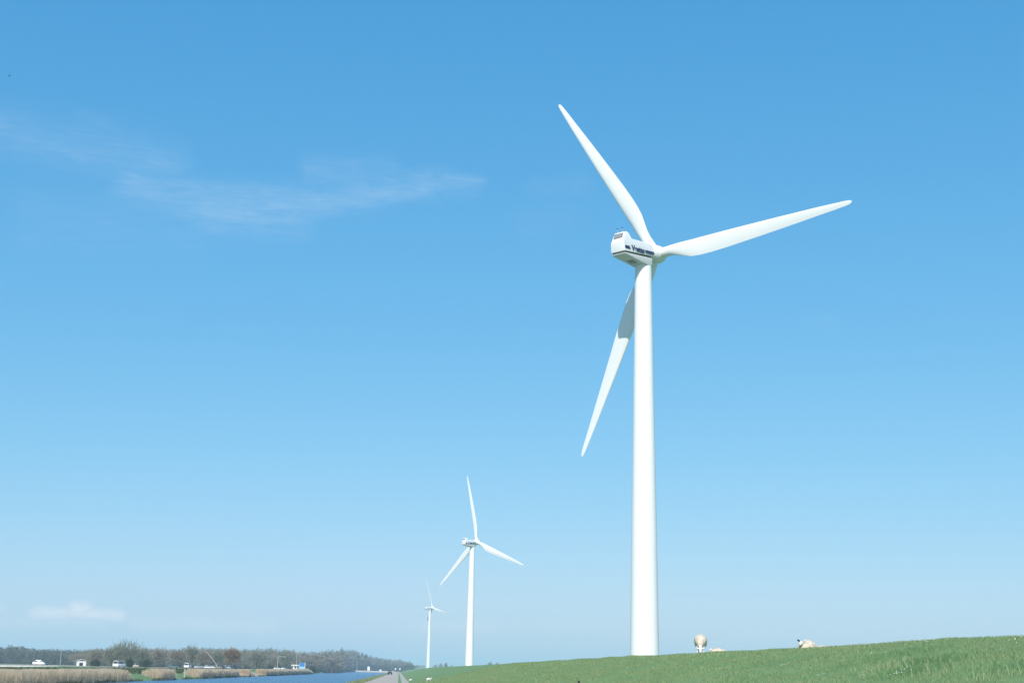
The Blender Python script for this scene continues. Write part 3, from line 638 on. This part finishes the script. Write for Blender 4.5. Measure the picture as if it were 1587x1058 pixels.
N = 14000; yv = rng.uniform(120, 420, N); xv = -52.5+rng.uniform(0, 6.5, N); zv = np.array([ground_z(x, y, False) for x, y in zip(xv, yv)])
tag(blades(N, np.stack([xv, yv, zv], 1), .12+.25*rng.random(N), np.maximum(.06, yv*.0005), rng.uniform(.2, .6, N), [BUSH, SEDGE], (rng.random(N) < .35).astype(int), 'bank_scrub'), kind='stuff')
def twig_cloud(c, d, n, ln, wd, upw=.5, shell=.35, pointy=0):
    """n thin twig faces spread through an ellipsoid crown -> arrays V (n,4,3)"""
    q = rng.normal(size=(n, 3)); q /= np.linalg.norm(q, axis=1)[:, None]; rr = (shell+(1-shell)*rng.random(n)**.5)
    clump = 1+.22*np.sin(q[:, 0]*5+c[0])*np.cos(q[:, 1]*4+c[1])+.14*np.sin(q[:, 2]*7+c[0])
    P = q*(rr*clump)[:, None]*np.array(d); 
    if pointy: P[:, :2] *= np.clip(1-pointy*(P[:, 2:3]/d[2]), .1, 2)
    P[:, 2] = np.maximum(P[:, 2], -d[2]*.95); P = P+np.array(c)
    dr = q*.7+rng.normal(0, .45, (n, 3)); dr[:, 2] += upw; dr /= np.linalg.norm(dr, axis=1)[:, None]
    sd_ = np.cross(dr, rng.normal(size=(n, 3))); sd_ /= np.linalg.norm(sd_, axis=1)[:, None]
    L = (ln*rng.uniform(.5, 1.3, n))[:, None]; Wd = (wd*rng.uniform(.5, 1.3, n))[:, None]
    return np.stack([P-sd_*Wd/2, P+sd_*Wd/2, P+dr*L+sd_*Wd*.2, P+dr*L-sd_*Wd*.2], 1)
def quads(name, Q, mats, mi=None):
    V_ = Q.reshape(-1, 3); return from_np(name, V_, np.arange(len(V_)).reshape(-1, 4), mats, mi)
TOP = [(-80, 1002), (0, 1002), (20, 1001), (50, 1003.5), (90, 1006), (130, 1006.5), (160, 1006), (240, 1004), (262, 1007), (300, 1004.5), (340, 1005), (380, 1007), (400, 1005.5), (430, 1006), (450, 1008), (470, 1010), (490, 1010.5), (515, 1008), (548, 1007.5), (562, 1012), (580, 1016), (600, 1018.5), (625, 1020), (637, 1022), (641, 1029), (660, 1031), (720, 1030)]
def far_y(px): return lerp_pts(px, [(-80, 1000), (120, 1000), (170, 780), (420, 860), (520, 1080), (545, 1800), (640, 1900)])
def wood(name, px0, px1, m, m2, rows, ln, wd, per, lo=.72, up_=.5):
    Q = []; mi = []; 
    x = px0
    while x < px1:
        for r in range(rows):
            Y = far_y(x)*(1-.02*r)+rng.uniform(-12, 12); d = direction(x, 1020); X = d.x/d.y*Y; gz = ground_z(X, Y, False)
            top = z_px(x, lerp_pts(x, TOP)+1.2+1.6*sst(530, 600, x)+rng.uniform(0, 2.2)+r*rng.uniform(0, 3), Y)*(1 if r == 0 else rng.uniform(lo, 1)); h = max(2, top-gz); rx = rng.uniform(.45, .7)*min(h, 9)*.62
            q = twig_cloud((X, Y, gz+h*.52), (rx, rx, h*.5), per, ln*h/10, wd*h/10, up_); Q.append(q); mi.append(np.full(len(q), int(rng.random() < .4)))
        x += 3.0 if x < 530 else 2.0
    return tag(quads(name, np.concatenate(Q), [m, m2], np.concatenate(mi)), kind='stuff')
wood('dark_wood', -80, 165, PINE, PINE2, 3, .95, .6, 420, .88, .1)
wood('bare_wood', 120, 535, TWIG2, TWIG, 4, 1.4, .36, 380, .6, .4)
wood('distant_wood', 528, 640, TWIG2, PINE2, 3, 1.2, .5, 300, .85, .2)
# low dark undergrowth along the foot of the woods
Q = []
for x in np.arange(160, 640, 2.2):
    Y = far_y(x)*.955; d = direction(x, 1020); X = d.x/d.y*Y; k = Y/800
    Q.append(twig_cloud((X, Y, ground_z(X, Y, False)+1.0*k), (3*k, 3*k, rng.uniform(1.2, 2.4)*k), 120, .9*k, .4*k))
for yb in np.arange(715, 1560, 9):
    X = -44.5+bankx(yb)-rng.uniform(0, 3); k = 1.0; Q.append(twig_cloud((X, yb, -.2), (2.4, 3.5, rng.uniform(.9, 2.0)), 130, .9, .35))
tag(quads('undergrowth', np.concatenate(Q), [BUSH]), kind='stuff')
# trees behind the dike, right of the road's end
for i, (px, top, Y, dx) in enumerate(((648, 1029.5, 1500, 7), (655, 1030, 1560, 8), (675, 1029.5, 1480, 6), (683, 1028, 1450, 5), (691, 1027, 1460, 4), (700, 1030.5, 1500, 7), (760, 1025.5, 1100, 6), (770, 1027, 1120, 5))):
    p = at_px(px, Y); h = z_px(px, top, Y)-p.z; root = tag(empty('tree', p), ['low round tree at the left end of the skyline behind the dike', 'low round tree just left of the farthest turbine tower', 'small tree just right of the farthest turbine tower', 'small tree second right of the farthest turbine tower', 'narrow dark tree between the two far turbine towers', 'low wide tree rightmost between the two far turbine towers', 'bushy tree top just right of the middle turbine tower', 'smaller bushy tree top furthest right behind the dike'][i], 'tree', 'trees behind the dike')
    MB().tube([(0, 0, -.2), (0, 0, h*.6)], [.3, .12], BARK, 6).build('trunk', root)
    rx = dx*.5*m_per_px(Y)*1.1; c = quads('crown', twig_cloud((0, 0, h*.58), (rx, rx, h*.42), 420, h*.13, h*.045), [TWIG2]); c.parent = root

# individual bare trees in front of the woods
def bare_tree(px, top, Y, wpx, mcol, label, upright=.6, n=1500, name='bare_tree', dense=1.0, wisp=0, cbase=.25):
    p = at_px(px, Y); h = z_px(px, top, Y)-p.z; rx = wpx*.5*m_per_px(Y); root = tag(empty(name, p, rng.uniform(0, 6)), label, 'tree', 'bare trees across the canal')
    t = MB(); t.tube([(0, 0, -.3), (.03*h, .01*h, h*.25), (.02*h, -.01*h, h*.5), (.03*h, 0, h*.8)], [.028*h, .02*h, .014*h, .004*h], BARK, 8)
    for k in range(11):
        a = k*2.4; z0 = h*(.2+.05*k); e = rx*(.75-.03*k); t.tube([(.02*h, 0, z0), (math.cos(a)*e*.5, math.sin(a)*e*.5, z0+h*.12), (math.cos(a)*e*.9, math.sin(a)*e*.9, z0+h*(.2+.1*upright))], [.011*h, .007*h, .003*h], BARK, 5)
    t.build('trunk', root, smooth=50)
    q = [twig_cloud((0, 0, h*((cbase+1)/2-(.08 if wisp else 0))), (rx*.9, rx*.9, h*(1-cbase)/2*(.70 if wisp else .92)), int(n*dense), h*.10, h*.016, upright, .15)]
    for _ in range(6):
        a = rng.uniform(0, 6.28); q.append(twig_cloud((math.cos(a)*rx*.55, math.sin(a)*rx*.55, h*rng.uniform(.45, .75)), (rx*.4, rx*.4, h*.16), int(n*.12*dense), h*.08, h*.016, upright, .1))
    if wisp:
        for _ in range(wisp):
            a = rng.uniform(-.4, .4); th = rng.uniform(0, 6.28); ro = rx*.9*rng.random()**.5; x0 = ro*math.cos(th); y0 = ro*math.sin(th); L = h*rng.uniform(.16, .36); t0 = h*(rng.uniform(.78, .88)-.22*(ro/rx)**2); s = .006*h
            q.append(np.array([[(x0-s, y0-s, t0), (x0+s, y0+s, t0), (x0+L*math.sin(a)+s*.4, y0+s*.4, t0+L), (x0+L*math.sin(a)-s*.4, y0-s*.4, t0+L)]]))
    c = quads('crown', np.concatenate(q), [mcol]); c.parent = root; return root
bare_tree(122, 1010, 640, 40, TWIG, 'brownish low bare tree behind the small white shed', .3)
bare_tree(148, 1005, 560, 34, TWIG, 'brown rounded bare tree right of the white shed', .3)
bare_tree(172, 1001, 540, 30, TWIG2, 'grey bare tree left of the tall wispy willow', .5)
bare_tree(196, 993.5, 520, 46, TWIG2, 'tallest bare willow with upright wisps of twigs at its top', 1.0, 1500, 'bare_tree', .8, 70)
bare_tree(219, 999, 560, 30, TWIG2, 'loose grey bare tree right of the tall wispy willow', .7, 1400, 'bare_tree', .7, 14)
bare_tree(246, 1001, 580, 26, TWIG, 'bare tree with a peaked crown left of the green reed gap', .8, 1300, 'bare_tree', .8, 12)
bare_tree(275, 1006, 560, 28, TWIG, 'low spreading bare tree above the dark teal car', .4)
bare_tree(297, 996.5, 600, 22, TWIG2, 'bare tree with dark tufts sticking out on top, above the white van', .9, 1300, 'bare_tree', .8, 18)
bare_tree(316, 1007, 570, 30, TWIG, 'pale twiggy tree behind the leaning pole', .3)
bare_tree(359, 1003.5, 580, 26, TWIGO, 'rust brown rounded tree above the row of cars', .5, 2200, 'budding_tree')
bare_tree(335, 1006, 640, 24, TWIG2, 'grey green tree right of the leaning pole', .5)
bare_tree(398, 1006, 640, 34, TWIG2, 'wide grey green tree right of the rust brown tree', .5)
bare_tree(445, 1009, 800, 30, TWIG2, 'grey green tree behind the lamp post and white cars', .5)
def bush(px, Y, wpx, hpx, label):
    p = at_px(px, Y); k = m_per_px(Y); root = tag(empty('bush', p), label, 'bush', 'dark bushes across the canal')
    MB().tube([(0, 0, -.1), (0, 0, hpx*k*.5)], [.12, .05], BARK, 6).build('trunk', root)
    c = quads('crown', twig_cloud((0, 0, hpx*k*.5), (wpx*k*.5, wpx*k*.5, hpx*k*.5), 700, .5, .28), [BUSH]); c.parent = root
bush(148, 560, 14, 9, 'dark square hedge right of the small white shed')
bush(201, 500, 10, 12, 'dark conical bush right of the white delivery van')
bush(227, 520, 17, 11, 'dark round bush above the narrow green gap in the reeds')
bush(420, 740, 8, 5, 'small dark bush left of the lamp post')
bush(484, 720, 12, 9, 'dark bush right of the blue billboard')

# ------------------------------------------------------------------ bird
d = direction(14.5, 118); p = EYE+d*160; root = tag(empty('bird', p, R(35)), 'tiny dark bird flying high at the far left', 'bird'); root.scale = (.5,)*3
FEA = material('bird_feathers', (.06, .06, .065), .8)
m = MB().tube([(-.24, 0, 0), (-.12, 0, .02), (.05, 0, .02), (.16, 0, .03), (.21, 0, .02), (.25, 0, 0)], [.02, .055, .065, .045, .03, .008], FEA, 10)
for s in (-1, 1): m.raw([(.08, 0, .05), (-.08, 0, .05), (.10, s*.22, .17), (-.05, s*.24, .17), (-.02, s*.48, .13), (-.07, s*.47, .12), (.08, 0, .03), (-.08, 0, .03), (.10, s*.22, .155), (-.05, s*.24, .155)], [(0, 1, 3, 2), (2, 3, 5, 4), (6, 7, 9, 8), (8, 9, 5, 4), (0, 2, 8, 6), (1, 3, 9, 7), (2, 4, 8), (3, 5, 9)], FEA)
m.raw([(-.2, -.03, .01), (-.2, .03, .01), (-.36, .07, .0), (-.36, -.07, 0)], [(0, 1, 2, 3)], FEA)
m.build('body', root, smooth=40)

# ------------------------------------------------------------------ haze
hz = bpy.data.materials.new('haze_air'); hz.use_nodes = True; nt = hz.node_tree; nt.nodes.remove(nt.nodes['Principled BSDF'])
vp = nt.nodes.new('ShaderNodeVolumePrincipled'); vp.inputs['Color'].default_value = (.66, .86, 1, 1); vp.inputs['Density'].default_value = .00024; vp.inputs['Anisotropy'].default_value = 0
nt.links.new(vp.outputs[0], nt.nodes['Material Output'].inputs['Volume'])
o = MB().box((0, 7000, 46), (19000, 16000, 100), hz).build('haze'); tag(o, kind='stuff')
